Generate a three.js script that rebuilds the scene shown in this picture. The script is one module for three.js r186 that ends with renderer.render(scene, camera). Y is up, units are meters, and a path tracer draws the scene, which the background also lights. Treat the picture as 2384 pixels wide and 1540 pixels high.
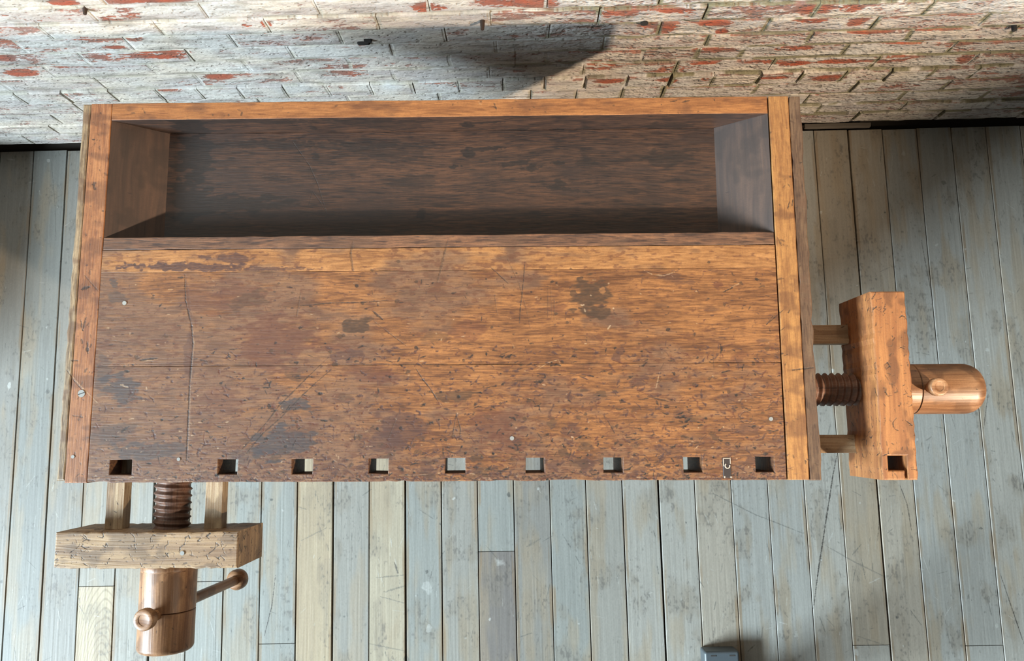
import * as THREE from 'three';
import { mergeGeometries, mergeVertices } from 'three/addons/utils/BufferGeometryUtils.js';
import { RoundedBoxGeometry } from 'three/addons/geometries/RoundedBoxGeometry.js';
import { RectAreaLightUniformsLib } from 'three/addons/lights/RectAreaLightUniformsLib.js';

// ---------------------------------------------------------------- camera, sky, light, exposure
const scene = new THREE.Scene();
const renderer = new THREE.WebGLRenderer({ antialias: true });
renderer.toneMapping = THREE.LinearToneMapping;
renderer.toneMappingExposure = 1.0;
renderer.shadowMap.enabled = true;
RectAreaLightUniformsLib.init();
scene.background = new THREE.Color(0.55, 0.7, 0.85);

const camera = new THREE.PerspectiveCamera(46.93, 2384 / 1540, 0.05, 60);
camera.position.set(0, 1.95, 0.7778);
camera.quaternion.setFromRotationMatrix(new THREE.Matrix4().makeBasis(
  new THREE.Vector3(0.99966, -0.01452, 0.0216), new THREE.Vector3(0.02332, 0.13118, -0.99108), new THREE.Vector3(0.01156, 0.99125, 0.13147)));
camera.updateMatrixWorld(true);

// the room: x across the brick wall, z out from it
const ROOM = { x0: -5.6, x1: 4.6, z1: 6.4, h: 4.6 };
// daylight through the high window in the left wall
const WIN = { z0: 2.1, z1: 5.0, y0: 2.8, y1: 4.2 };
const daylight = new THREE.RectAreaLight(new THREE.Color(0.78, 0.935, 1.03), 172, WIN.z1 - WIN.z0, WIN.y1 - WIN.y0);
daylight.position.set(ROOM.x0 + 0.03, (WIN.y0 + WIN.y1) / 2, (WIN.z0 + WIN.z1) / 2);
daylight.lookAt(2, (WIN.y0 + WIN.y1) / 2, (WIN.z0 + WIN.z1) / 2);
scene.add(daylight);

// ---------------------------------------------------------------- helpers
function rng(seed) { let a = seed >>> 0; return () => { a = (a + 0x6D2B79F5) | 0; let t = Math.imul(a ^ (a >>> 15), 1 | a); t = (t + Math.imul(t ^ (t >>> 7), 61 | t)) ^ t; return ((t ^ (t >>> 14)) >>> 0) / 4294967296; }; }
function hash(x, y, s) { let h = (Math.imul(x, 374761393) + Math.imul(y, 668265263) + Math.imul(s, 974634777)) | 0; h = Math.imul(h ^ (h >>> 13), 1274126177); return ((h ^ (h >>> 16)) & 65535) / 65535; }
function vn(x, y, s) {
  const xi = Math.floor(x), yi = Math.floor(y); let fx = x - xi, fy = y - yi;
  fx = fx * fx * (3 - 2 * fx); fy = fy * fy * (3 - 2 * fy);
  const a = hash(xi, yi, s), b = hash(xi + 1, yi, s), c = hash(xi, yi + 1, s), d = hash(xi + 1, yi + 1, s);
  return a + (b - a) * fx + (c - a) * fy + (a - b - c + d) * fx * fy;
}
function fbm(x, y, s, o = 3) { let v = 0, a = 0.5, t = 0; for (let i = 0; i < o; i++) { v += a * vn(x, y, s + i * 17); t += a; a *= 0.5; x *= 2.03; y *= 2.03; } return v / t; }
const sstep = (a, b, x) => { const t = Math.min(1, Math.max(0, (x - a) / (b - a))); return t * t * (3 - 2 * t); };
const clamp = (x, a, b) => Math.min(b, Math.max(a, x));
const rgb = (r, g, b) => [r / 255, g / 255, b / 255];

// a painted surface: colours in sRGB 0..1 plus a relief, addressed in metres
class Sheet {
  constructor(w, h, x0, y0, lx, ly) { Object.assign(this, { w, h, x0, y0, lx, ly, c: new Float32Array(w * h * 3), d: new Float32Array(w * h) }); }
  fill(fn) {
    const o = [0, 0, 0, 0]; let k = 0;
    for (let j = 0; j < this.h; j++) { const y = this.y0 + (j + 0.5) / this.h * this.ly; for (let i = 0; i < this.w; i++, k++) { fn(this.x0 + (i + 0.5) / this.w * this.lx, y, o); this.c[k * 3] = o[0]; this.c[k * 3 + 1] = o[1]; this.c[k * 3 + 2] = o[2]; this.d[k] = o[3]; } }
    return this;
  }
  each(xa, xb, ya, yb, fn) {
    const ia = Math.max(0, Math.floor((xa - this.x0) / this.lx * this.w)), ib = Math.min(this.w - 1, Math.ceil((xb - this.x0) / this.lx * this.w));
    const ja = Math.max(0, Math.floor((ya - this.y0) / this.ly * this.h)), jb = Math.min(this.h - 1, Math.ceil((yb - this.y0) / this.ly * this.h));
    for (let j = ja; j <= jb; j++) for (let i = ia; i <= ib; i++) {
      const m = fn(this.x0 + (i + 0.5) / this.w * this.lx, this.y0 + (j + 0.5) / this.h * this.ly); if (!m) continue;
      const k = j * this.w + i, [a, col, dd] = m;
      for (let q = 0; q < 3; q++) this.c[k * 3 + q] += (col[q] - this.c[k * 3 + q]) * a;
      this.d[k] += dd * a;
    }
  }
  blob(cx, cy, rx, ry, rot, col, alpha, seed, dd = 0, streak = 1) {
    const R = Math.max(rx, ry) * 1.5, fq = Math.max(55, 0.75 / Math.min(rx, ry)), c = Math.cos(rot), s = Math.sin(rot);
    this.each(cx - R, cx + R, cy - R, cy + R, (x, y) => {
      const dx = x - cx, dy = y - cy, u = (c * dx + s * dy) / rx, v = (-s * dx + c * dy) / ry;
      let q = Math.sqrt(u * u + v * v); if (q > 1.5) return 0;
      q += (fbm(x * fq, y * (fq + 90 * streak), seed, 3) - 0.5) * 1.5;
      const m = sstep(1.0, 0.72, q) * alpha * (0.62 + 0.38 * vn(x * 260, y * (260 + 500 * streak), seed + 5));
      return m > 0.004 ? [m, col, dd] : 0;
    });
  }
  stroke(pts, width, col, alpha, seed, dd = -0.2) { // a scratch: thins out towards its ends, skips here and there
    let total = 0; for (let n = 0; n + 3 < pts.length; n += 2) total += Math.hypot(pts[n + 2] - pts[n], pts[n + 3] - pts[n + 1]);
    let run = 0;
    for (let n = 0; n + 3 < pts.length; n += 2) {
      const ax = pts[n], ay = pts[n + 1], bx = pts[n + 2], by = pts[n + 3], L2 = (bx - ax) ** 2 + (by - ay) ** 2 || 1e-9, L = Math.sqrt(L2), R = width * 1.6, start = run; run += L;
      this.each(Math.min(ax, bx) - R, Math.max(ax, bx) + R, Math.min(ay, by) - R, Math.max(ay, by) + R, (x, y) => {
        const t = clamp(((x - ax) * (bx - ax) + (y - ay) * (by - ay)) / L2, 0, 1), at = (start + t * L) / total;
        const wl = width * (0.3 + 0.7 * Math.sqrt(Math.max(0, Math.sin(Math.PI * clamp(at, 0.02, 0.98))))) * (0.45 + 0.85 * vn((start + t * L) * 160, seed * 3.3, seed)) + width * 0.12;
        const d = Math.hypot(x - ax - t * (bx - ax), y - ay - t * (by - ay)) + (vn(x * 500, y * 500, seed + 1) - 0.5) * width * 0.6;
        const m = sstep(wl * 0.8, wl * 0.15, d) * alpha * (0.5 + 0.5 * vn(x * 420, y * 420, seed + 3));
        return m > 0.01 ? [m, col, dd] : 0;
      });
    }
  }
  tex(wrap = THREE.ClampToEdgeWrapping) {
    const n = this.w * this.h, a = new Uint8Array(n * 4);
    for (let k = 0; k < n; k++) { for (let q = 0; q < 3; q++) a[k * 4 + q] = clamp(this.c[k * 3 + q], 0, 1) * 255; a[k * 4 + 3] = 255; }
    return finish(a, this.w, this.h, wrap, true);
  }
  relief(wrap = THREE.ClampToEdgeWrapping) {
    const n = this.w * this.h, a = new Uint8Array(n * 4);
    for (let k = 0; k < n; k++) { const v = clamp(this.d[k], 0, 1) * 255; a[k * 4] = a[k * 4 + 1] = a[k * 4 + 2] = v; a[k * 4 + 3] = 255; }
    return finish(a, this.w, this.h, wrap, false);
  }
}
function finish(a, w, h, wrap, colour) {
  const t = new THREE.DataTexture(a, w, h, THREE.RGBAFormat); t.magFilter = THREE.LinearFilter; t.minFilter = THREE.LinearMipmapLinearFilter; t.generateMipmaps = true;
  t.wrapS = t.wrapT = wrap; if (colour) t.colorSpace = THREE.SRGBColorSpace; t.needsUpdate = true; return t;
}
function mesh(name, geo, mat, parent) { const m = new THREE.Mesh(geo, mat); m.name = name; m.castShadow = m.receiveShadow = true; (parent ?? scene).add(m); return m; }
function group(name, parent) { const g = new THREE.Group(); g.name = name; (parent ?? scene).add(g); return g; }
function thing(o, label, category) { o.userData = { label, category }; return o; }
function structure(o, label) { o.userData = { kind: 'structure', label }; return o; }
// uv from each face's own plane: fn(position, dominant axis, sign) -> [u, v]
function planeUV(geo, fn) {
  const g = geo.index ? geo.toNonIndexed() : geo, p = g.attributes.position, uv = new Float32Array(p.count * 2), a = new THREE.Vector3(), b = new THREE.Vector3(), c = new THREE.Vector3(), n = new THREE.Vector3();
  for (let i = 0; i < p.count; i += 3) {
    a.fromBufferAttribute(p, i); b.fromBufferAttribute(p, i + 1); c.fromBufferAttribute(p, i + 2);
    n.copy(b).sub(a).cross(c.clone().sub(a));
    const ax = Math.abs(n.y) >= Math.max(Math.abs(n.x), Math.abs(n.z)) ? 'y' : Math.abs(n.x) > Math.abs(n.z) ? 'x' : 'z', s = Math.sign(n[ax]) || 1;
    [a, b, c].forEach((q, k) => { const r = fn(q, ax, s); uv[(i + k) * 2] = r[0]; uv[(i + k) * 2 + 1] = r[1]; });
  }
  g.setAttribute('uv', new THREE.BufferAttribute(uv, 2)); return g;
}
// grain runs along `axis`; the sheet of wood measures L x W metres and repeats
function grainUV(geo, axis, L, W, ou = 0, ov = 0) {
  const o = { x: ['z', 'y'], y: ['x', 'z'], z: ['x', 'y'] }[axis];
  return planeUV(geo, (p, ax) => ax === axis ? [p[o[0]] / L + ou + 0.13, p[o[1]] / W + ov + 0.37] : [p[axis] / L + ou, (ax === o[0] ? p[o[1]] : p[o[0]]) / W + ov]);
}
// a box whose edges are worn unevenly
function wornBox(w, h, d, r, seed, chip = 1, step = 0.012) {
  const dims = [w, h, d], big = dims.indexOf(Math.max(...dims)), seg = dims.map((v, i) => i === big ? Math.max(4, Math.round(v / step)) : 3);
  let g = new THREE.BoxGeometry(w, h, d, ...seg); g.deleteAttribute('uv'); g.deleteAttribute('normal'); g = mergeVertices(g, 1e-6);
  const p = g.attributes.position, q = [0, 0, 0];
  for (let i = 0; i < p.count; i++) {
    q[0] = p.getX(i); q[1] = p.getY(i); q[2] = p.getZ(i);
    const along = q[big], corner = q.map((v, k) => k === big ? 0 : Math.sign(v));
    const rr = r * (0.45 + chip * 1.6 * Math.pow(vn(along * 55 + 9, corner[0] * 3.1 + corner[1] * 7.7 + corner[2] * 5.3 + seed, seed), 2));
    for (let k = 0; k < 3; k++) if (k !== big) { const H = dims[k] / 2, third = Math.abs(q[k]) < H * 0.9; if (third) q[k] = Math.sign(q[k]) * (H - rr); }
    const inn = q.map((v, k) => clamp(v, -dims[k] / 2 + rr, dims[k] / 2 - rr)), dd = q.map((v, k) => v - inn[k]), L = Math.hypot(...dd);
    if (L > 1e-9) for (let k = 0; k < 3; k++) q[k] = inn[k] + dd[k] / L * rr;
    p.setXYZ(i, ...q);
  }
  g = g.toNonIndexed(); g.computeVertexNormals(); return g;
}
function place(g, x, y, z) { g.translate(x, y, z); return g; }
const std = (o) => new THREE.MeshStandardMaterial(o);
const ALBEDO_CUT = new THREE.Color().setRGB(0.55, 0.55, 0.55); // even darkening of mapped surfaces, so less light bounces into the shadows

// ---------------------------------------------------------------- measured marks, in metres
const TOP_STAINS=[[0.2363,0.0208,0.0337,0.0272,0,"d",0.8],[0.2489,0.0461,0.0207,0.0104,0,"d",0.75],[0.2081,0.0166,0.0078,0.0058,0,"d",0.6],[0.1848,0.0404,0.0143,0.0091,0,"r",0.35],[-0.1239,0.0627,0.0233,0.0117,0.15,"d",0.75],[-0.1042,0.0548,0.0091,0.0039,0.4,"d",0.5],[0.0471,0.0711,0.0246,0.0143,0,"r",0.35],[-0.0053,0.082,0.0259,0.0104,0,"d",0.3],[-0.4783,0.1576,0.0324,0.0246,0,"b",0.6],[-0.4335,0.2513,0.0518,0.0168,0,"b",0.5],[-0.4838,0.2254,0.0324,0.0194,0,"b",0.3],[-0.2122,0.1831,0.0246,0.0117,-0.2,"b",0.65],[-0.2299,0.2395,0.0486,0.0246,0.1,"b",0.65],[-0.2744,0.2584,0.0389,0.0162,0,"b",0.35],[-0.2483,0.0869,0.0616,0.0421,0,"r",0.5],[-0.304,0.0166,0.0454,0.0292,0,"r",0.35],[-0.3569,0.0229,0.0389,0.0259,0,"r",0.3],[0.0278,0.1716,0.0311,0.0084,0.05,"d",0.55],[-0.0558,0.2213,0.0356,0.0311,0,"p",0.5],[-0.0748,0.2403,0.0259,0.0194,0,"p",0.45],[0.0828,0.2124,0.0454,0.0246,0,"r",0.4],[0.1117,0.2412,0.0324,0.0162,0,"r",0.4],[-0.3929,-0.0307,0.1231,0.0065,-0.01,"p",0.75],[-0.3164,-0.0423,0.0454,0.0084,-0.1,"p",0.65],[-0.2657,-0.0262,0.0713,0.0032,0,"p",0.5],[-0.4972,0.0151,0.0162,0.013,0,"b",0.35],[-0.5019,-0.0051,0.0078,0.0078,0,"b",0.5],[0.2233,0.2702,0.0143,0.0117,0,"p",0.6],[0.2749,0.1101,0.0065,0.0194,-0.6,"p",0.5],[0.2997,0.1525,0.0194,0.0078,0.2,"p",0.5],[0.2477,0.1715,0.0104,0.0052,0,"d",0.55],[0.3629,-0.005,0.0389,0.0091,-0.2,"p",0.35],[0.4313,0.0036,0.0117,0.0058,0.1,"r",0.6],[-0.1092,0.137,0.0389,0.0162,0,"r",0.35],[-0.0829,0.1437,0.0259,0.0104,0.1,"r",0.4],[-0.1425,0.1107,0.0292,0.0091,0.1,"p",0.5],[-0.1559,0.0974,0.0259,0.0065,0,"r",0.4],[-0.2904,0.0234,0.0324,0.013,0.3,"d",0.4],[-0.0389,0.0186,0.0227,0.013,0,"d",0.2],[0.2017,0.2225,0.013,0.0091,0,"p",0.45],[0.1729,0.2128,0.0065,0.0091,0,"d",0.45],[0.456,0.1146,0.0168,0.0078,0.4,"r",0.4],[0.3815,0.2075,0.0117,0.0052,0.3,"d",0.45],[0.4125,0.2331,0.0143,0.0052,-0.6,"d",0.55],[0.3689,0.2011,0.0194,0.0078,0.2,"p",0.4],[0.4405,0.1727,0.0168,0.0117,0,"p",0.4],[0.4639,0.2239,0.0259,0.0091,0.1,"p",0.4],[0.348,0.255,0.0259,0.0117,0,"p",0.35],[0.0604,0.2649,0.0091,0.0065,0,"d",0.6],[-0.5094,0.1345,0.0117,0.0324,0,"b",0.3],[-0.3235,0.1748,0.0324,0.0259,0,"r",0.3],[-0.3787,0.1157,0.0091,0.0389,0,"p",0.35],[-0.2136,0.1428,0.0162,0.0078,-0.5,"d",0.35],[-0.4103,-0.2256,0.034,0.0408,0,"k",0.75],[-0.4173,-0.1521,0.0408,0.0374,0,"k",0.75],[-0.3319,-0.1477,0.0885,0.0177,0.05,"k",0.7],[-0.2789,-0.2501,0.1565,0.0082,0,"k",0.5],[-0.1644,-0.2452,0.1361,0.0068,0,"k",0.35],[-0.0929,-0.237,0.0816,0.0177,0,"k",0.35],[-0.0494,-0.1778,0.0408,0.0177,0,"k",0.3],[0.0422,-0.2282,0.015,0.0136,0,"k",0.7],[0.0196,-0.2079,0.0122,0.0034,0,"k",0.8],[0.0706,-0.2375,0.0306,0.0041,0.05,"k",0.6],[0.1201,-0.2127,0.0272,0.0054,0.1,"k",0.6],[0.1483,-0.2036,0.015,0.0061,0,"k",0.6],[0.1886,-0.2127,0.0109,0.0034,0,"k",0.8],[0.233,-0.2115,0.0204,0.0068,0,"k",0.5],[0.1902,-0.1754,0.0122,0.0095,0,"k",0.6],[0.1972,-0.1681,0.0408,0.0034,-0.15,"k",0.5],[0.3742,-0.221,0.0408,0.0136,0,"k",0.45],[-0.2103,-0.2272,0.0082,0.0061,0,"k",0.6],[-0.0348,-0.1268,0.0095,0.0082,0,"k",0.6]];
const TOP_SCRATCHES=[["k",1.94,0.8,[-0.3922,-0.0178,-0.3888,0.0227,-0.3774,0.0628,-0.3742,0.0894,-0.3761,0.1549,-0.3754,0.2195,-0.375,0.2655]],["l",1.3,0.6,[-0.3751,0.0695,-0.3722,0.0894,-0.3741,0.155,-0.3728,0.2196,-0.3731,0.2516]],["p",4.54,0.3,[-0.3908,-0.0178,-0.3774,0.0628,-0.3741,0.155,-0.3735,0.2579]],["k",1.62,0.6,[-0.1654,0.1118,-0.194,0.1397,-0.213,0.1591,-0.2383,0.185,-0.2569,0.2106,-0.2941,0.2519]],["k",1.62,0.6,[-0.1603,0.1302,-0.1839,0.1509,-0.2061,0.1721,-0.2344,0.2023,-0.2614,0.2265,-0.2842,0.2551]],["k",1.62,0.85,[-0.0323,0.1297,-0.0211,0.1474,-0.0112,0.159,0.0033,0.1818]],["l",1.3,0.5,[0.0033,0.1818,0.0085,0.1882]],["k",1.56,0.6,[0.1342,-0.0337,0.132,-0.0068,0.1272,0.0333,0.125,0.0611]],["d",1.17,0.5,[0.1064,-0.0408,0.1247,-0.0002,0.1357,0.04,0.1413,0.0698]],["d",1.04,0.5,[0.0864,0.013,0.0916,0.0496]],["d",1.04,0.5,[0.1689,0.0035,0.1683,0.0534]],["d",1.04,0.5,[0.1735,0.0002,0.1742,0.0522]],["k",1.56,0.7,[-0.2105,0.0321,-0.1643,0.0284,-0.1114,0.0274,-0.0751,0.0243]],["k",2.27,0.7,[-0.1005,0.0409,-0.0832,0.055]],["d",1.3,0.6,[-0.0976,0.0568,-0.0743,0.0749,-0.0477,0.0949]],["d",3.24,0.6,[-0.1321,-0.07,-0.1356,-0.0496,-0.131,-0.021]],["d",3.24,0.55,[0.0148,-0.0687,0.0095,-0.0484,0.0019,-0.0146,-0.0008,-0.0039]],["l",1.3,0.7,[-0.5661,0.1257,-0.5516,0.1441,-0.5339,0.1618,-0.5116,0.1821]],["k",1.04,0.7,[-0.5673,0.1276,-0.5528,0.146,-0.5351,0.1638]],["k",2.59,0.85,[-0.454,0.1145,-0.4251,0.1114]],["l",1.3,0.6,[-0.4512,0.1159,-0.4276,0.1141]],["d",1.17,0.6,[-0.5209,0.0811,-0.4727,0.0874]],["d",1.04,0.5,[-0.5229,0.0511,-0.4553,0.0476]],["k",2.27,0.85,[0.4354,0.0163,0.4507,0.0091]],["l",1.94,0.5,[0.4508,0.0078,0.4621,0.0025]],["k",1.94,0.7,[0.3171,0.1745,0.3503,0.1824]],["k",1.62,0.7,[0.2565,0.2101,0.2657,0.2279]],["k",1.94,0.75,[0.1964,0.2295,0.203,0.2213]],["d",1.3,0.6,[0.3363,0.1353,0.3439,0.1222]],["l",1.17,0.6,[0.3297,0.1624,0.3362,0.1372]],["l",1.94,0.6,[0.3173,-0.0187,0.3302,-0.012,0.3467,-0.0104,0.3632,-0.0157]],["l",1.3,0.6,[0.1511,0.1334,0.1675,0.1225,0.1838,0.118,0.1875,0.1271]],["d",1.3,0.45,[0.4177,0.1338,0.4176,0.1045]],["k",1.3,0.7,[0.0293,0.1992,0.0255,0.2216,0.0237,0.2356]],["k",1.3,0.6,[0.0293,0.1992,0.0359,0.2216,0.0346,0.2376]],["d",1.3,0.5,[-0.0575,0.1956,-0.0718,0.2339]],["k",1.3,0.6,[0.5106,0.0527,0.5003,0.0658,0.528,0.0429]],["d",1.94,0.5,[-0.2165,0.0507,-0.2112,0.0106]],["k",1.94,0.8,[0.5354,0.1359,0.5678,0.1322]],["d",0.97,0.6,[0.1785,0.0237,0.1779,0.0668]],["k",1.04,0.55,[-0.167,0.123,-0.0768,0.1232,0.0212,0.1242,0.1513,0.1249,0.1837,0.1258]],["d",1.04,0.5,[-0.5104,0.1201,-0.3521,0.1217,-0.2601,0.1223]],["k",1.3,0.7,[0.1082,-0.0003,0.0813,-0.026]],["d",1.04,0.6,[0.473,0.2061,0.4716,0.2102,0.4685,0.2134,0.4641,0.215,0.4596,0.2143,0.456,0.2119,0.454,0.2081,0.4541,0.2039,0.4565,0.2001,0.4603,0.1977,0.4649,0.1973,0.4691,0.1988,0.472,0.2019,0.473,0.2061]],["k",1.17,0.8,[-0.2496,-0.2535,-0.2205,-0.2125,-0.2068,-0.183,-0.196,-0.1501,-0.1898,-0.1319]],["k",0.97,0.6,[-0.2135,-0.1677,-0.2009,-0.1501,-0.1883,-0.1282]],["k",0.97,0.6,[-0.2142,-0.167,-0.2198,-0.143]],["k",1.62,0.7,[-0.2341,-0.1936,-0.1703,-0.1973]],["k",2.59,0.5,[-0.2981,-0.1934,-0.2663,-0.196]],["k",3.89,0.8,[-0.5515,0.0039,-0.5397,0.0]],["k",2.59,0.7,[-0.5495,0.0516,-0.5456,0.0683,-0.5417,0.0483]],["k",3.24,0.85,[-0.5371,0.0863,-0.5353,0.1028]],["k",2.59,0.6,[-0.546,0.0815,-0.5443,0.0882]],["k",2.59,0.5,[-0.5511,0.198,-0.5365,0.2007]],["k",2.59,0.6,[-0.5603,0.1146,-0.5491,0.1146]],["k",3.89,0.6,[-0.5415,-0.1672,-0.5447,-0.1637,-0.5407,-0.156]],["d",2.59,0.5,[-0.5428,-0.2471,-0.5398,-0.2442]],["k",1.94,0.5,[-0.5491,-0.019,-0.5244,0.0082]],["k",1.94,0.8,[0.5447,-0.1254,0.5415,-0.1151]],["k",1.94,0.8,[0.5501,-0.1288,0.5482,-0.1185]],["k",1.94,0.5,[0.5221,-0.071,0.5291,-0.056]],["k",1.62,0.6,[0.5272,0.0706,0.5171,0.0791]],["k",1.94,0.7,[0.3656,-0.2904,0.3757,-0.2923]],["k",1.94,0.7,[0.3838,-0.2894,0.396,-0.2921]],["k",2.59,0.6,[0.0871,-0.2915,0.0911,-0.2806]],["k",1.94,0.6,[0.1672,-0.2777,0.1699,-0.2747]],["l",2.59,0.5,[0.0632,-0.2932,0.0666,-0.2895]]];
const BARE_BRICK=[[-0.7209,0.4925,0.0527,0.0187,1],[-0.8155,0.4888,0.051,0.0136,0.55],[-1.05,0.4288,0.0306,0.0153,0.9],[-1.0399,0.4979,0.0187,0.017,0.8],[-0.8042,0.687,0.0255,0.0102,1],[-0.6517,0.6875,0.068,0.0085,1],[-0.7501,0.6342,0.0255,0.0102,0.8],[-0.7061,0.6495,0.0204,0.0204,0.6],[-0.9952,0.566,0.0153,0.0102,0.7],[-0.9518,0.454,0.0221,0.0085,0.6],[-0.6431,0.389,0.0272,0.0136,0.8],[-0.7946,0.5281,0.0204,0.0068,0.9],[-0.7443,0.5589,0.0187,0.0119,0.6],[-0.8182,0.5629,0.0425,0.0153,0.35],[0.7089,0.3093,0.0323,0.0136,1.2],[0.6082,0.376,0.034,0.0119,1],[0.7135,0.3797,0.051,0.0102,1],[0.8181,0.3834,0.051,0.0204,0.6],[0.9778,0.3782,0.0204,0.017,0.6],[-0.1503,0.6382,0.0306,0.0153,0.9],[-0.1763,0.6509,0.0255,0.0102,0.6],[-0.0115,0.651,0.0595,0.017,0.8],[0.0436,0.6397,0.034,0.0204,0.7],[0.3098,0.6088,0.034,0.0085,0.9],[0.3916,0.5544,0.0297,0.0085,0.9],[0.2978,0.5435,0.0204,0.0204,0.7],[0.2626,0.5534,0.0187,0.0136,0.6],[0.197,0.6102,0.034,0.017,0.5],[0.4118,0.5245,0.0119,0.0102,1],[-0.7699,0.3379,0.034,0.0085,0.6],[-0.4692,0.5998,0.0102,0.0136,1],[-0.5054,0.6017,0.0119,0.0085,0.8],[-0.3659,0.4125,0.0425,0.0238,0.4],[-0.3437,0.3875,0.034,0.017,0.5],[0.4148,0.4434,0.051,0.0085,0.6],[0.5768,0.4398,0.051,0.0085,0.8],[0.5407,0.3837,0.0425,0.0085,0.8],[0.4101,0.3873,0.0255,0.0068,0.8],[0.2133,0.3238,0.0289,0.0102,0.8],[0.3488,0.32,0.0255,0.0102,0.8],[0.4255,0.3218,0.0119,0.0085,0.8],[0.5795,0.3211,0.034,0.0068,0.8],[0.5691,0.6014,0.034,0.0153,0.8],[0.6336,0.601,0.0204,0.0136,0.7],[0.6743,0.5443,0.0204,0.017,0.6],[0.5709,0.5528,0.034,0.0085,0.8],[0.9099,0.2541,0.034,0.0102,0.5],[0.3408,0.3617,0.034,0.017,0.4],[0.1872,0.3904,0.034,0.017,0.5],[0.2445,0.6151,0.051,0.0238,0.4],[0.8447,0.5063,0.051,0.0068,0.7],[0.7171,0.5048,0.0425,0.0068,0.8],[0.8182,0.4568,0.0595,0.0068,0.7],[0.9233,0.4422,0.0255,0.0136,0.5]];
const FLOOR_SCRATCHES=[["k",2.64,0.8,[0.7859,0.8539,0.7707,0.9119,0.7453,1.0216,0.7189,1.1347,0.6994,1.228]],["k",2.2,0.7,[-0.6246,1.1195,-0.6317,1.1913,-0.6494,1.2643]],["k",2.2,0.6,[0.9368,0.9312,0.9507,0.9787,0.9557,1.0413]],["k",2.2,0.7,[1.1621,1.1482,1.178,1.2146,1.2024,1.3154]],["d",2.75,0.5,[0.4711,0.9427,0.5747,0.9973,0.6162,1.0138,0.6885,1.0444]],["d",2.75,0.45,[0.7393,1.0733,0.8099,1.1159,0.8826,1.1532]],["d",3.3,0.5,[-0.3729,1.1304,-0.3045,1.1255]],["d",4.4,0.5,[-0.3547,1.1657,-0.3046,1.1523]],["d",2.75,0.45,[-0.3632,1.1758,-0.3047,1.1923]],["d",3.3,0.4,[-0.3895,1.2872,-0.3029,1.3058]],["k",3.3,0.6,[-0.328,1.0941,-0.3195,1.1201]],["d",2.75,0.4,[-0.2663,0.9667,-0.2287,0.9917]],["d",4.4,0.35,[0.0008,1.0641,0.0365,1.044]],["k",1.98,0.5,[1.0473,0.3075,1.0555,0.3988,1.0624,0.4666]],["d",2.2,0.5,[-0.7287,0.8702,-0.7283,0.9712]],["d",2.2,0.4,[1.0979,0.6666,1.0787,0.753,1.0885,0.7962]],["k",2.2,0.5,[1.1777,0.7119,1.1581,0.7977]],["k",1.65,0.5,[0.8862,0.9617,0.87,1.0655]],["d",2.2,0.5,[-1.2484,0.0368,-1.2322,0.1561,-1.2245,0.2501]],["d",2.2,0.4,[-0.7736,1.199,-0.7678,1.3208]],["d",2.75,0.4,[-0.5625,1.0375,-0.4982,1.0073]],["l",3.3,0.5,[0.7628,1.0427,0.7505,1.0653]],["d",2.2,0.35,[0.7961,1.2882,0.887,1.3198]],["d",2.2,0.4,[-0.1007,1.0569,-0.0693,1.0939]]];

// ---------------------------------------------------------------- the brick wall: courses and joints read off the wall, in metres
const BEDS = [0.03, 0.05, 0.108, 0.161, 0.22, 0.283, 0.344, 0.403, 0.457, 0.511, 0.568, 0.622, 0.674, 0.729, 0.786];
const JOINTS = {
  3: [-1.12, -0.905, 0.70, 0.93, 1.13], 4: [-1.03, -0.81, -0.60, -0.39, -0.18, 0.035, 0.143, 0.249, 0.344, 0.56, 0.787, 1.004],
  5: [-1.22, -1.127, -1.02, -0.912, -0.806, -0.714, -0.622, -0.521, -0.422, -0.325, -0.229, -0.128, -0.028, 0.065, 0.157, 0.25, 0.351, 0.444, 0.547, 0.642, 0.738, 0.839, 0.931, 1.03],
  6: [-1.125, -0.91, -0.691, -0.472, -0.264, -0.055, 0.149, 0.351, 0.559, 0.784, 0.992], 7: [-1.2, -0.988, -0.769, -0.567, -0.35, -0.137, 0.07, 0.272, 0.386, 0.478, 0.696, 0.919, 1.13],
  8: [-1.1, -0.885, -0.666, -0.456, -0.249, -0.036, 0.18, 0.392, 0.599, 0.802, 1.008], 9: [-1.19, -0.981, -0.763, -0.555, -0.341, -0.135, 0.069, 0.286, 0.494, 0.709, 0.92],
  10: [-1.1, -0.892, -0.676, -0.468, -0.258, -0.044, 0.16, 0.363, 0.57, 0.781, 0.99], 11: [-0.985, -0.775, -0.568, -0.36, -0.155, 0.062, 0.269, 0.475, 0.69, 0.9] };
const WALLX = 1.8, rw = rng(41), courses = [];
for (let k = 0; k < BEDS.length - 1; k++) {
  let j = JOINTS[k] ? [...JOINTS[k]] : [(k % 2 ? 0.02 : 0.12)]; const L = 0.213;
  while (j[0] > -WALLX) j.unshift(j[0] - L + (rw() - 0.5) * 0.008);
  while (j[j.length - 1] < WALLX) j.push(j[j.length - 1] + L + (rw() - 0.5) * 0.008);
  courses.push({ y0: BEDS[k], y1: BEDS[k + 1], j });
}
const RED = rgb(176, 82, 52), REDD = rgb(128, 80, 68), WASH = [rgb(224, 220, 212), rgb(206, 203, 198), rgb(224, 212, 196), rgb(230, 229, 225)], THIN = rgb(188, 170, 164), LIME = rgb(140, 134, 106), DIRT = rgb(112, 104, 94);
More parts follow.
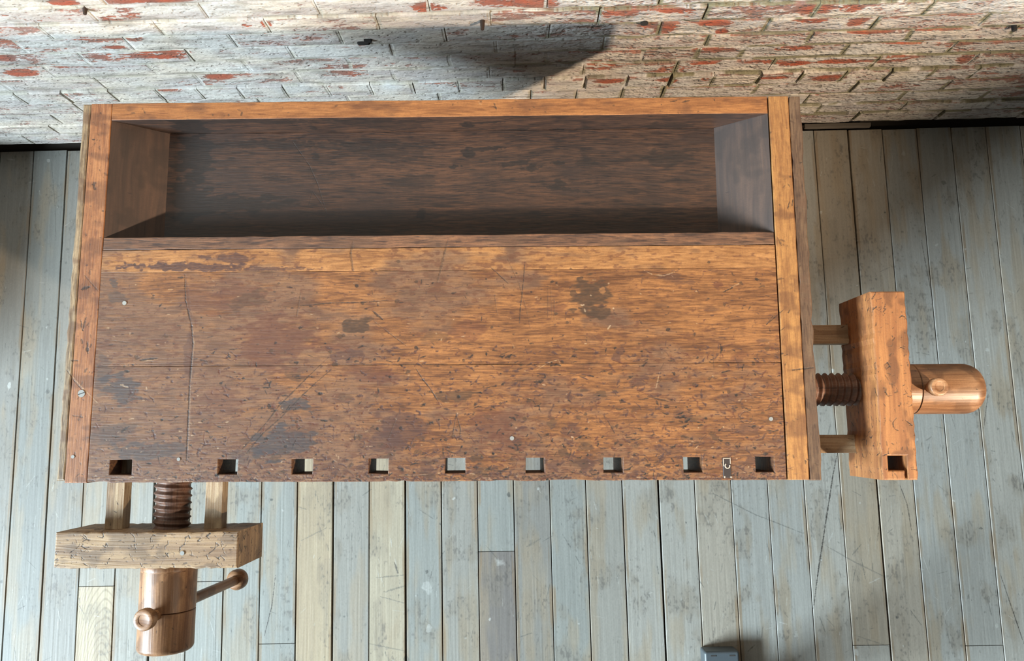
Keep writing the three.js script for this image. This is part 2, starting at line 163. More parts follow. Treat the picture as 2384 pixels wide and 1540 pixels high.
function wallSheet(x0) {
  const S = new Sheet(2048, 1024, x0, 0, 1.6, 0.8);
  let ck = 0;
  S.fill((x, y, o) => {
    // small wander of the joints
    const yw = y + (vn(x * 9, y * 9, 3) - 0.5) * 0.006, xw = x + (vn(x * 30, y * 30, 4) - 0.5) * 0.006;
    ck = courses.length - 1; for (let k = 0; k < courses.length; k++) if (yw < courses[k].y1) { ck = k; break; }
    const C = courses[ck]; let bi = 0; while (bi < C.j.length - 1 && xw > C.j[bi + 1]) bi++;
    const right = sstep(-0.12, 0.3, x + (fbm(x * 6, y * 9, 8, 2) - 0.5) * 0.5), dx = Math.min(xw - C.j[bi], C.j[bi + 1] - xw), dTop = C.y1 - yw, dBot = yw - C.y0, edge = Math.min(dx, dTop, dBot);
    const id = hash(ck, bi, 77), id2 = hash(ck, bi, 78);
    const n1 = fbm(x * 15, y * 74, 11, 3), n2 = fbm(x * 62, y * 170, 21, 3), cr = fbm(x * 190, y * 330, 41, 2), n3 = fbm(x * 7, y * 12, 31, 3), n4 = vn(x * 420, y * 600, 5);
    const ww = clamp(n3 * 4 - 0.5, 0, 2.99), wi = Math.floor(ww), wf = ww - wi;
    let r = WASH[wi][0] + (WASH[wi + 1 & 3][0] - WASH[wi][0]) * wf, g = WASH[wi][1] + (WASH[wi + 1 & 3][1] - WASH[wi][1]) * wf, b = WASH[wi][2] + (WASH[wi + 1 & 3][2] - WASH[wi][2]) * wf;
    const veil = sstep(0.5, 0.68, fbm(x * 6 + id * 9, y * 44, 91, 3)) * 0.5; r += (0.70 - r) * veil; g += (0.665 - g) * veil; b += (0.66 - b) * veil;
    const mortar = edge < 0.0042 ? sstep(0.0046, 0.003, edge) : 0;
    // how much of the brick the whitewash has lost
    let vivid = 0, bare = (0.262 + id * id * 0.16 + right * 0.055) - (n1 * 0.46 + n2 * 0.30 + cr * 0.24) + 0.02 + (dTop < 0.018 ? (0.018 - dTop) * (3 + 5 * right) * (0.4 + id2) : 0);
    for (const q of BARE_BRICK) { const a = (x - q[0]) / q[2], c = (y - q[1]) / q[3], d = a * a + c * c; if (d < 2.2) { const e = q[4] * sstep(2.2, 0.15, d); bare += e * 0.36; vivid = Math.max(vivid, e); } }
    bare -= mortar * 0.6;
    const thin = sstep(-0.17, 0.0, bare) * 0.8 * (0.35 + 0.65 * cr), full = sstep(-0.01, 0.05, bare) * (0.62 + 0.38 * Math.min(1, vivid));
    r += (THIN[0] - r) * thin; g += (THIN[1] - g) * thin; b += (THIN[2] - b) * thin;
    const rm = clamp(fbm(x * 40, y * 60, 51, 2) * 1.6 - 0.5 + (id2 - 0.5) * 0.5 + vivid * 0.6, 0, 1);
    r += (RED[0] * rm + REDD[0] * (1 - rm) - r) * full; g += (RED[1] * rm + REDD[1] * (1 - rm) - g) * full; b += (RED[2] * rm + REDD[2] * (1 - rm) - b) * full;
    // mortar showing: lime grey, mostly where the wash is rough
    const lm = sstep(0.0085, 0.003, edge) * sstep(0.44, 0.58, fbm(x * 26, y * 44, 61, 3) + right * 0.10) * (0.25 + 0.75 * right);
    r += (LIME[0] - r) * lm; g += (LIME[1] - g) * lm; b += (LIME[2] - b) * lm;
    // specks of dirt and pits
    const pit = sstep(0.72, 0.8, fbm(x * 110, y * 200, 71, 2)) * (0.35 + 0.3 * right), dk = sstep(0.58, 0.74, fbm(x * 17, y * 88, 81, 3)) * 0.42;
    r += (DIRT[0] - r) * (pit + dk) * 0.8; g += (DIRT[1] - g) * (pit + dk) * 0.8; b += (DIRT[2] - b) * (pit + dk) * 0.8;
    const f = 0.94 + 0.12 * n4; o[0] = r * f; o[1] = g * f; o[2] = b * f;
    o[3] = 0.62 + (n1 - 0.5) * 0.3 + (n2 - 0.5) * (0.22 + 0.6 * right) + (cr - 0.5) * (0.1 + 0.3 * right) - full * 0.12 - pit * 0.4 - sstep(0.006, 0.002, edge) * 0.16 * (0.4 + cr);
  });
  return { map: S.tex(THREE.MirroredRepeatWrapping), bump: S.relief(THREE.MirroredRepeatWrapping) };
}
const wl = wallSheet(-1.4), wrt = wallSheet(-0.2);
const wallMats = [wl, wrt].map((t) => std({ color: ALBEDO_CUT, map: t.map, bumpMap: t.bump, bumpScale: 0.006, roughness: 0.95 }));
const wallX0 = [-1.4, -0.2];
const wallUV = (geo, s) => planeUV(geo, (p, ax, sg) => { const f = Math.min(0, p.z) * 0.5; return [((ax === 'x' ? p.x + sg * f : p.x) - wallX0[s]) / 1.6, ((ax === 'y' ? p.y + sg * f : p.y) - 0) / 0.8]; });
function brickGeo(x0, x1, y0, y1, z, seed, rough, open) {
  // front face sunk a little towards uneven, rounded edges
  const R = rng(seed), jt = () => (R() - 0.5) * 0.004 * rough, b = 0.0018 + 0.003 * R() * Math.min(1.2, rough), zb = -0.035, nx = Math.max(3, Math.round((x1 - x0) / 0.03));
  const pos = [], V = (x, y, zz) => [x, y, zz], quad = (a, b2, c, d) => pos.push(...a, ...b2, ...c, ...a, ...c, ...d);
  const top = [], bot = [], ti = [], bo = [];
  for (let i = 0; i <= nx; i++) {
    const t = i / nx, x = x0 + (x1 - x0) * t, bx = open ? b * 0.8 : b * 0.25, xi = clamp(x, x0 + bx, x1 - bx), e = jt(), e2 = jt();
    top.push(V(x, y1 + e, z - b * 0.9)); bot.push(V(x, y0 + e2, z - b * 0.9));
    ti.push(V(xi, y1 - b + e, z + jt() * 0.5)); bo.push(V(xi, y0 + b + e2, z + jt() * 0.5));
  }
  const back = (v) => V(v[0], v[1], zb);
  for (let i = 0; i < nx; i++) {
    quad(bo[i], bo[i + 1], ti[i + 1], ti[i]); quad(ti[i], ti[i + 1], top[i + 1], top[i]); quad(bot[i], bot[i + 1], bo[i + 1], bo[i]);
    quad(top[i], top[i + 1], back(top[i + 1]), back(top[i])); quad(back(bot[i]), back(bot[i + 1]), bot[i + 1], bot[i]);
  }
  quad(bot[0], bo[0], ti[0], top[0]); quad(bo[nx], bot[nx], top[nx], ti[nx]); quad(back(bot[0]), bot[0], top[0], back(top[0])); quad(bot[nx], back(bot[nx]), back(top[nx]), top[nx]);
  const g = new THREE.BufferGeometry(); g.setAttribute('position', new THREE.Float32BufferAttribute(pos, 3)); g.computeVertexNormals(); return g;
}
const wallBack = structure(group('wall_back'), 'whitewashed old brick wall with bare red patches behind the workbench');
const rb = rng(7);
courses.forEach((C, k) => {
  if (k === 0) return;
  for (let i = 0; i < C.j.length - 1; i++) {
    const a = C.j[i], b = C.j[i + 1], m = (a + b) / 2; if (b < -WALLX || a > WALLX) continue;
    const s = m < 0 ? 0 : 1, rough = m < 0 ? 0.6 : 1.2, gap = (m < 0 ? 0.0006 : 0.0012) + (m < 0 ? 0.0009 : 0.0015) * rb();
    const open = rb() < (m < 0 ? 0.3 : 0.45), gx = open ? gap : 0.0002; if (i === 0 || !C.z) C.z = (rb() - 0.5) * 0.006;
    mesh('brick', wallUV(brickGeo(a + gx, b - gx, C.y0 + gap, C.y1 - gap, C.z + (rb() - 0.5) * 0.003 * rough, 100 + k * 50 + i, rough, open), s), wallMats[s], wallBack);
  }
});
// mortar bed behind the bricks, and the plain run of wall beyond them
const plainWall = std({ color: new THREE.Color().setRGB(0.3, 0.25, 0.2), roughness: 0.95, bumpMap: wl.bump, bumpScale: 0.006 });
{
  const mk = (x0, x1, y0, y1, z, s) => { const g = new THREE.PlaneGeometry(x1 - x0, y1 - y0, 1, 1); g.translate((x0 + x1) / 2, (y0 + y1) / 2, z); return wallUV(g, s); };
  mesh('mortar', mk(-WALLX, 0, 0.045, 0.79, -0.0022, 0), wallMats[0], wallBack); mesh('mortar', mk(0, WALLX, 0.045, 0.79, -0.0036, 1), wallMats[1], wallBack);
  const solid = (x0, x1, y0, y1, z1) => place(new THREE.BoxGeometry(x1 - x0, y1 - y0, 0.3 + z1), (x0 + x1) / 2, (y0 + y1) / 2, -0.3 + (0.3 + z1) / 2);
  mesh('masonry', mergeGeometries([solid(ROOM.x0 - 0.25, -WALLX, -0.05, ROOM.h, -0.002), solid(WALLX, ROOM.x1 + 0.25, -0.05, ROOM.h, -0.002), solid(-WALLX, WALLX, 0.786, ROOM.h, -0.002), solid(-WALLX, WALLX, -0.05, 0.79, -0.03)]), plainWall, wallBack);
}
const iron = std({ color: rgbc(58, 44, 36), roughness: 0.8, metalness: 0.4 }), nearBlack = std({ color: rgbc(26, 22, 20), roughness: 1 });
function rgbc(r, g, b) { return new THREE.Color().setRGB(r / 255, g / 255, b / 255, THREE.SRGBColorSpace); }
{ // iron spikes and near-black lumps set in the wall
  const spike = new THREE.CylinderGeometry(0.0035, 0.006, 0.03, 7); spike.rotateX(Math.PI / 2 - 0.25); mesh('iron_spike', place(spike, -0.0592, 0.5936, 0.008), iron, wallBack);
  const stub = new THREE.CylinderGeometry(0.0075, 0.0075, 0.008, 10); stub.rotateX(Math.PI / 2); mesh('dark_stub', place(stub, 0.2512, 0.571, 0.002), nearBlack, wallBack);  // near-black disc, standing in for the shade inside a hole
  const hold = mergeGeometries([place(new RoundedBoxGeometry(0.026, 0.010, 0.012, 2, 0.004), -0.3007, 0.520, -0.001), place(new RoundedBoxGeometry(0.016, 0.005, 0.012, 2, 0.002), -0.290, 0.532, 0.001)]); mesh('dark_hole_lump', hold, nearBlack, wallBack);  // near-black lump painted as the shade of a broken-brick hole
  const s2 = new THREE.CylinderGeometry(0.005, 0.005, 0.012, 8); s2.rotateX(Math.PI / 2); mesh('dark_stub', place(s2, 0.995, 0.512, 0.003), nearBlack, wallBack);
  const s3 = new THREE.CylinderGeometry(0.003, 0.005, 0.014, 7); s3.rotateX(Math.PI / 2); mesh('iron_spike', place(s3, -0.7768, 0.6674, 0.004), iron, wallBack);
}

// ---------------------------------------------------------------- the plank floor
const PW = 0.0908, PX = -0.5722, GREYB = rgb(184, 182, 172), BLUEB = rgb(178, 181, 174), BEIGE = rgb(214, 196, 164), TAN = rgb(190, 180, 162), PALE = rgb(212, 200, 174), DARKB = rgb(168, 166, 158);
const boardTone = (i, z) => {
  if (i === 0) return BEIGE; if (i === 2) return PALE; if (i === 1) return GREYB; if (i === 3 || i === -1 || i === -2) return BLUEB;
  if (i === -6 && z > 1.138) return rgb(222, 206, 174); if (i === 5 && z > 1.073) return rgb(150, 144, 138); if (i === 15 && z < 1.311) return TAN; if (i === -1 && z > 1.283) return rgb(190, 190, 182);
  if (i < -6) return i % 2 ? DARKB : rgb(162, 164, 158);  // left boards: greyer paint, darkened further to put shade into their tone
  if (i > 8) return [rgb(198, 196, 186), rgb(192, 193, 186), rgb(200, 192, 176)][((i * 7) % 5) % 3];  // right boards brightened in colour to offset the window light falling off
  const h = hash(i, (i === 18 && z > 1.318) || (i === 15 && z > 1.311) || (i === -3 && z > 1.132) ? 5 : 2, 9); return h < 0.3 ? GREYB : h < 0.55 ? BLUEB : h < 0.75 ? rgb(182, 178, 166) : h < 0.88 ? DARKB : TAN;
};
const CR = rgb(34, 32, 30), SCR = rgb(96, 98, 94), LIGHTP = rgb(224, 226, 220);
function floorSheet(x0) {
  const S = new Sheet(2048, 2048, x0, 0, 1.5, 1.5);
  S.fill((x, z, o) => {
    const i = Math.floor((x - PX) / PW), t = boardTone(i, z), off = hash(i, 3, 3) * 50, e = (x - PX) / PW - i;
    const g1 = fbm(x * 240, z * 9 + off, 101, 2), g2 = fbm(x * 38, z * 5 + off, 111, 3), m = fbm(x * 22, z * 15, 121, 3), f = vn(x * 520, z * 300, 7), sp = fbm(x * 120, z * 60, 141, 2);
    let r = t[0], g = t[1], b = t[2];
    const worn = sstep(0.52, 0.66, m * 0.6 + g2 * 0.4), wood = sstep(0.50, 0.66, g2 * 0.5 + fbm(x * 24, z * 7, 131, 3) * 0.5);
    r += (0.64 - r) * worn * 0.35; g += (0.60 - g) * worn * 0.35; b += (0.53 - b) * worn * 0.35;
    r += (0.78 - r) * wood * 0.42; g += (0.70 - g) * wood * 0.42; b += (0.58 - b) * wood * 0.42;
    const dirt = sstep(0.60, 0.80, fbm(x * 210, z * 120, 143, 3) * 0.6 + m * 0.4) * 0.34; r += (0.36 - r) * dirt; g += (0.35 - g) * dirt; b += (0.34 - b) * dirt;
    if (e < 0.09 || e > 0.91) { const q = sstep(0.45, 0.7, fbm(x * 80, z * 10, 151, 2)) * 0.45; r += (0.66 - r) * q; g += (0.54 - g) * q; b += (0.40 - b) * q; }
    if (i === -6 && z > 1.138) { const rr = Math.abs(((Math.hypot((e - 0.75) * 0.6, (z - 1.62) * 1.1) * 42 + fbm(x * 30, z * 10, 5, 2) * 1.4) % 1) - 0.5); const q = sstep(0.2, 0.06, rr) * 0.35; r += (0.55 - r) * q; g += (0.48 - g) * q; b += (0.38 - b) * q; }
    const k = 0.875 + 0.09 * g1 + 0.05 * f; o[0] = r * k; o[1] = g * k; o[2] = b * k;
    o[3] = 0.6 + (g1 - 0.5) * 0.4 + (m - 0.5) * 0.3 - dirt * 0.2;
  });
  const R = rng(x0 < -0.5 ? 5 : 6);
  for (let n = 0; n < 700; n++) { // scuffs
    const x = x0 + R() * 1.5, z = R() * 1.5, a = R() < 0.6 ? Math.PI / 2 + (R() - 0.5) * 0.6 : R() * 3.1, l = 0.004 + R() * R() * 0.05, lightOne = R() < 0.35;
    S.stroke([x, z, x + Math.cos(a) * l, z + Math.sin(a) * l], 0.0012 + R() * 0.0016, lightOne ? LIGHTP : SCR, 0.25 + R() * 0.4, n, -0.3);
  }
  for (let n = 0; n < 90; n++) { const x = x0 + R() * 1.5, z = R() * 1.5, q = 0.0015 + R() * R() * 0.006; S.blob(x, z, q, q * (0.7 + R()), 0, R() < 0.55 ? LIGHTP : SCR, 0.5 + R() * 0.4, n, 0, 0); }
  for (const [x, z, q] of [[-0.246, 1.1575, 0.012], [-0.064, 1.099, 0.012], [-0.2414, 1.254, 0.008], [-0.83, 1.17, 0.012], [-0.845, 1.2, 0.012]]) S.blob(x, z, q, q * 1.3, 0, LIGHTP, 0.6, 9, 0, 0);
  FLOOR_SCRATCHES.forEach((q, n) => S.stroke(q[3], q[1] / 1000, q[0] === 'k' ? CR : q[0] === 'l' ? LIGHTP : SCR, q[2], n + 50, -0.3));
  return { map: S.tex(THREE.MirroredRepeatWrapping), bump: S.relief(THREE.MirroredRepeatWrapping) };
}
const FX0 = [-1.5, -0.0274], floorMats = FX0.map((x) => { const t = floorSheet(x); return std({ color: ALBEDO_CUT, map: t.map, bumpMap: t.bump, bumpScale: 0.0008, roughness: 0.55 }); });
const floor = structure(group('floor'), 'worn grey painted floor of narrow boards running out from the wall');
{
  const ends = { [-1]: [1.283], [-6]: [1.138], 5: [1.073], 15: [1.312], 18: [1.318], [-3]: [1.132] }, R = rng(12), farBoards = [];
  const i0 = Math.floor((ROOM.x0 - PX) / PW), i1 = Math.ceil((ROOM.x1 - PX) / PW), wide = new Set([1, 3, 10, 16, -4]);
  for (let i = i0; i <= i1; i++) {
    const cuts = [0.001 + R() * 0.003, ...(ends[i] ?? []), 2.0 + R() * 1.4, 4.0 + R() * 0.8, ROOM.z1 + 0.02], gl = wide.has(i) ? 0.0022 : 0.0007 + R() * 0.0006, gr = wide.has(i + 1) ? 0.0022 : 0.0007 + R() * 0.0006, s = PX + (i + 0.5) * PW < -0.0274 ? 0 : 1;
    const xa = PX + i * PW + gl, xb = PX + (i + 1) * PW - gr;
    for (let n = 0; n + 1 < cuts.length; n++) {
      const za = cuts[n] + 0.0008, zb = cuts[n + 1] - 0.0008, y = (R() - 0.5) * 0.0012, c = 0.0011;
      const prof = [[xa, -0.02], [xb, -0.02], [xb, y - c], [xb - c, y], [xa + c, y], [xa, y - c]], pos = [];
      for (let k = 0; k < 6; k++) { const a = prof[k], b = prof[(k + 1) % 6]; pos.push(a[0], a[1], zb, b[0], b[1], zb, b[0], b[1], za, a[0], a[1], zb, b[0], b[1], za, a[0], a[1], za); }
      for (let k = 1; k < 5; k++) { const a = prof[0], b = prof[k], d = prof[k + 1]; pos.push(a[0], a[1], zb, b[0], b[1], zb, d[0], d[1], zb, a[0], a[1], za, d[0], d[1], za, b[0], b[1], za); }
      const g = new THREE.BufferGeometry(); g.setAttribute('position', new THREE.Float32BufferAttribute(pos, 3)); g.computeVertexNormals();
      const fg = planeUV(g, (p, ax) => [(p.x - FX0[s]) / 1.5, (ax === 'z' ? p.z + p.y : p.z) / 1.5]);
      if (xb < -2.2 || xa > 2.2) farBoards.push(fg); else mesh('floor_board', fg, floorMats[s], floor);
    }
  }
  mesh('far_floor_boards', mergeGeometries(farBoards), floorMats[0], floor).userData = { kind: 'stuff' };
  mesh('subfloor', place(new THREE.BoxGeometry(ROOM.x1 - ROOM.x0 + 0.5, 0.04, ROOM.z1 + 0.3), (ROOM.x0 + ROOM.x1) / 2, -0.042, ROOM.z1 / 2 - 0.1), std({ color: rgbc(40, 34, 28), roughness: 1 }), floor);
}

// ---------------------------------------------------------------- the rest of the room, behind and beside the camera
const plaster = std({ color: new THREE.Color().setRGB(0.07, 0.055, 0.045), roughness: 0.95 }), timber = std({ color: new THREE.Color().setRGB(0.04, 0.03, 0.02), roughness: 0.9 });
const bx = (x0, x1, y0, y1, z0, z1) => place(new THREE.BoxGeometry(x1 - x0, y1 - y0, z1 - z0), (x0 + x1) / 2, (y0 + y1) / 2, (z0 + z1) / 2);
{
  const { x0, x1, z1, h } = ROOM, t = 0.25;
  structure(mesh('wall_left', mergeGeometries([bx(x0 - t, x0, -0.05, h, 0, WIN.z0), bx(x0 - t, x0, -0.05, h, WIN.z1, z1 + t), bx(x0 - t, x0, -0.05, WIN.y0, WIN.z0, WIN.z1), bx(x0 - t, x0, WIN.y1, h, WIN.z0, WIN.z1)]), plaster), 'plain dim side wall with the high window');
  structure(mesh('wall_right', bx(x1, x1 + t, -0.05, h, 0, z1 + t), plaster), 'plain dim side wall opposite the window');
  structure(mesh('wall_front', bx(x0, x1, -0.05, h, z1, z1 + t), plaster), 'plain dim wall facing the brick wall');
  structure(mesh('ceiling', bx(x0 - t, x1 + t, h, h + 0.2, -0.3, z1 + t), timber), 'dark timber ceiling');
  const w = structure(group('window_1'), 'wide painted window high in the side wall'), wf = std({ color: rgbc(200, 196, 186), roughness: 0.6 });
  mesh('window_frame', mergeGeometries([bx(x0 - 0.18, x0 - 0.1, WIN.y0, WIN.y0 + 0.06, WIN.z0, WIN.z1), bx(x0 - 0.18, x0 - 0.1, WIN.y1 - 0.06, WIN.y1, WIN.z0, WIN.z1), bx(x0 - 0.18, x0 - 0.1, WIN.y0 + 0.06, WIN.y1 - 0.06, WIN.z0, WIN.z0 + 0.06), bx(x0 - 0.18, x0 - 0.1, WIN.y0 + 0.06, WIN.y1 - 0.06, WIN.z1 - 0.06, WIN.z1)]), wf, w);
  for (let k = 0; k < 3; k++) { const za = WIN.z0 + 0.06 + k * (WIN.z1 - WIN.z0 - 0.12) / 3, zb = za + (WIN.z1 - WIN.z0 - 0.12) / 3; mesh('pane', bx(x0 - 0.142, x0 - 0.138, WIN.y0 + 0.06, WIN.y1 - 0.06, za + 0.012, zb - 0.012), new THREE.MeshPhysicalMaterial({ transmission: 1, roughness: 0.02, thickness: 0 }), w); if (k) mesh('mullion', bx(x0 - 0.16, x0 - 0.12, WIN.y0 + 0.06, WIN.y1 - 0.06, za - 0.012, za + 0.012), wf, w); }
  structure(mesh('trim_1', wornBox(0.175, 0.012, 0.012, 0.002, 3), std({ color: rgbc(92, 84, 74), roughness: 0.9 })), 'short grey wood strip wedged between floor and brick wall').position.set(0.852, 0.004, -0.008);
}
{ // unseen cupboard, added left of the bench to block light: it keeps the window's light off the floor and the foot of the wall
  const c = thing(group('added_cupboard'), 'unseen low brown cupboard added to shade the floor from the window', 'cupboard'), cm = std({ color: rgbc(104, 76, 54), roughness: 0.7 }); c.position.set(-2.32, 0, 0.42);
  mesh('body', place(new RoundedBoxGeometry(1.14, 0.38, 0.66, 2, 0.004), 0, 0.191, 0), cm, c); mesh('worktop', place(new RoundedBoxGeometry(1.18, 0.035, 0.70, 2, 0.006), 0, 0.398, 0), cm, c);
  for (const x of [-0.28, 0.28]) { const d = mesh('door', place(new RoundedBoxGeometry(0.53, 0.30, 0.02, 2, 0.004), x, 0.19, 0.34), cm, c); mesh('knob', place(new THREE.SphereGeometry(0.014, 12, 8), x - Math.sign(x) * 0.22, 0.24, 0.36), iron, d); }
}
{ // warm lamp under the ceiling, right of the camera
  const at = new THREE.Vector3(2.82, 2.98, 2.76), aim = new THREE.Vector3(0.24, 1.01, 0.09), dir = aim.clone().sub(at).normalize();
  const lamp = thing(group('spot_lamp'), 'warm round spot lamp hung from the dark timber ceiling', 'lamp'); lamp.position.copy(at);
  const q = new THREE.Quaternion().setFromUnitVectors(new THREE.Vector3(0, -1, 0), dir), can = new THREE.LatheGeometry([[0.001, 0.16], [0.06, 0.16], [0.085, 0.10], [0.095, 0], [0.088, 0], [0.08, 0.03], [0.001, 0.03]].map((p) => new THREE.Vector2(...p)), 32);
  const shade = mesh('lamp_shade', can, std({ color: rgbc(40, 40, 42), roughness: 0.5, metalness: 0.3 }), lamp); shade.quaternion.copy(q);
  const glow = mesh('lamp_lens', new THREE.CylinderGeometry(0.078, 0.078, 0.004, 32), std({ color: 0x221a10, emissive: rgbc(255, 205, 150), emissiveIntensity: 3 }), lamp); glow.position.copy(dir.clone().multiplyScalar(-0.022)); glow.quaternion.copy(q);
  mesh('stem', place(new THREE.CylinderGeometry(0.01, 0.01, ROOM.h - at.y - 0.1, 10), 0, 0.1 + (ROOM.h - at.y - 0.1) / 2, 0), iron, lamp);
  const spot = new THREE.SpotLight(new THREE.Color(1.0, 0.79, 0.58), 122, 0, 0.31, 0.5, 2); spot.position.copy(at).addScaledVector(dir, 0.02); spot.target.position.copy(aim); spot.castShadow = true; spot.shadow.radius = 3.5; scene.add(spot, spot.target);
}

// ---------------------------------------------------------------- the workbench
const H = 0.80, THK = 0.084, bench = thing(group('workbench'), 'old scarred wooden workbench with a tool tray, dog holes and two wooden vises', 'workbench');
bench.position.set(-0.126, 0, 0.5505); bench.rotation.y = -0.0165;
// plan of the top: u along the bench, w towards the room
const U = { gl: -0.5705, cl: -0.557, il: -0.523, ir: 0.5185, cr: 0.5525, gr: 0.571 }, W = { back: -0.298, rail: -0.2695, tray: -0.078, lip: -0.0575, strip: -0.0215, seam: 0.124, front: 0.2985 }, TY = 0.743;
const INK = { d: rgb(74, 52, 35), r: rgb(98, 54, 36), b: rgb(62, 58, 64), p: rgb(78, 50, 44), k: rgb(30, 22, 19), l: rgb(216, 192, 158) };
const HOLES = [[-0.49, -0.4575], [-0.327, -0.298], [-0.216, -0.185], [-0.101, -0.0715], [0.013, 0.043], [0.1327, 0.1605], [0.249, 0.2777], [0.3666, 0.395], [0.4734, 0.5007]], HW0 = 0.2645, HW1 = 0.2865;
const top = new Sheet(2048, 1070, -0.576, -0.301, 1.152, 0.602).fill((u, w, o) => {
  const capL = u < U.il, capR = u > U.ir, cap = capL || capR, al = cap ? w : u, ac = cap ? u : w, part = u < U.cl ? 1 : capL ? 2 : u > U.cr ? 3 : capR ? 4 : w < W.rail ? 5 : w < W.tray ? 6 : w < W.lip ? 7 : w < W.strip ? 8 : w < W.seam ? 9 : 10, s = part * 31;
  const warp = (fbm(al * 5, ac * 9, s, 2) - 0.5) * 0.012, g1 = fbm(al * 46, (ac + warp) * 620, s + 3, 2), g2 = fbm(al * 15, (ac + warp) * 120, s + 5, 3), big = fbm(u * 7, w * 10, 203, 3), mid = fbm(u * 26, w * 48, 213, 3), f = vn(u * 700, w * 900, 5);
  let a, b, worn = 0, grey = rgb(128, 104, 82);
  if (part === 1) { a = rgb(184, 158, 122); b = rgb(112, 90, 66); worn = 0.25; }
  else if (part === 3) { a = rgb(126, 98, 72); b = rgb(84, 60, 44); worn = 0.3; }
  else if (part === 2) { a = rgb(188, 128, 80); b = rgb(146, 92, 56); }
  else if (part === 4) { a = rgb(192, 138, 78); b = rgb(154, 104, 58); }
  else if (part === 5) { a = rgb(182, 120, 66); b = rgb(142, 88, 46); }
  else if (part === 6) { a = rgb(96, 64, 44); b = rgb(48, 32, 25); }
  else if (part === 7) { a = rgb(150, 104, 72); b = rgb(82, 56, 42); worn = 0.2; }
  else if (part === 8) { a = rgb(194, 138, 82); b = rgb(146, 96, 52); }
  else { a = rgb(176, 118, 66); b = rgb(112, 69, 36); }
  const pore = sstep(0.60, 0.78, vn(al * 95, (ac + warp) * 1150, s + 7)) * 0.5 + sstep(0.66, 0.8, fbm(al * 60, (ac + warp) * 330, s + 9, 2)) * 0.45;
  let t = clamp(0.56 + (g1 - 0.5) * 1.1 + (g2 - 0.5) * 1.2 - pore * 0.75, -0.25, 1);
  let r = b[0] + (a[0] - b[0]) * t, g = b[1] + (a[1] - b[1]) * t, bb = b[2] + (a[2] - b[2]) * t;
  // blotches of old grime; their lean to the left also paints in cool window sheen
  if (part >= 8) {
    const lean = part === 8 ? -0.06 : 0.14 * sstep(0.12, -0.42, u) - 0.03, q = sstep(0.44, 0.60, big * 0.55 + mid * 0.25 + g2 * 0.2 + lean) * 0.6;
    r += (0.45 - r) * q; g += (0.345 - g) * q; bb += (0.29 - bb) * q;
    const q2 = sstep(0.60, 0.74, mid * 0.6 + g2 * 0.4) * 0.5; r += (0.36 - r) * q2; g += (0.235 - g) * q2; bb += (0.16 - bb) * q2;
    const fl = sstep(0.56, 0.70, fbm(u * 105, w * 250, 243, 3) * 0.75 + big * 0.25) * 0.55; r += (0.40 - r) * fl; g += (0.235 - g) * fl; bb += (0.15 - bb) * fl;
    const q3 = sstep(0.56, 0.7, fbm(u * 34, w * 130, 233, 3)) * 0.4; r += (0.76 - r) * q3 * 0.5; g += (0.53 - g) * q3 * 0.5; bb += (0.30 - bb) * q3 * 0.5;
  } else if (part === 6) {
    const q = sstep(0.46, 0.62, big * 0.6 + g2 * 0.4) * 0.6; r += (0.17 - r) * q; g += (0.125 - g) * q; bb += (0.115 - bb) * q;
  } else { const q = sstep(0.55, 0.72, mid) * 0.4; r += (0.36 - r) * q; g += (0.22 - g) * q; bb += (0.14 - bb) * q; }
  if (worn) { const q = sstep(0.45, 0.65, mid) * worn; r += (grey[0] - r) * q; g += (grey[1] - g) * q; bb += (grey[2] - bb) * q; }
  const k = 0.95 + 0.1 * f; o[0] = r * k; o[1] = g * k; o[2] = bb * k; o[3] = 0.72 + (g1 - 0.5) * 0.22 + (mid - 0.5) * 0.14;
});
TOP_STAINS.forEach((q, n) => top.blob(q[0], q[1], q[2], q[3], -q[4], INK[q[5]], Math.min(0.95, q[6] * 1.3), 300 + n));
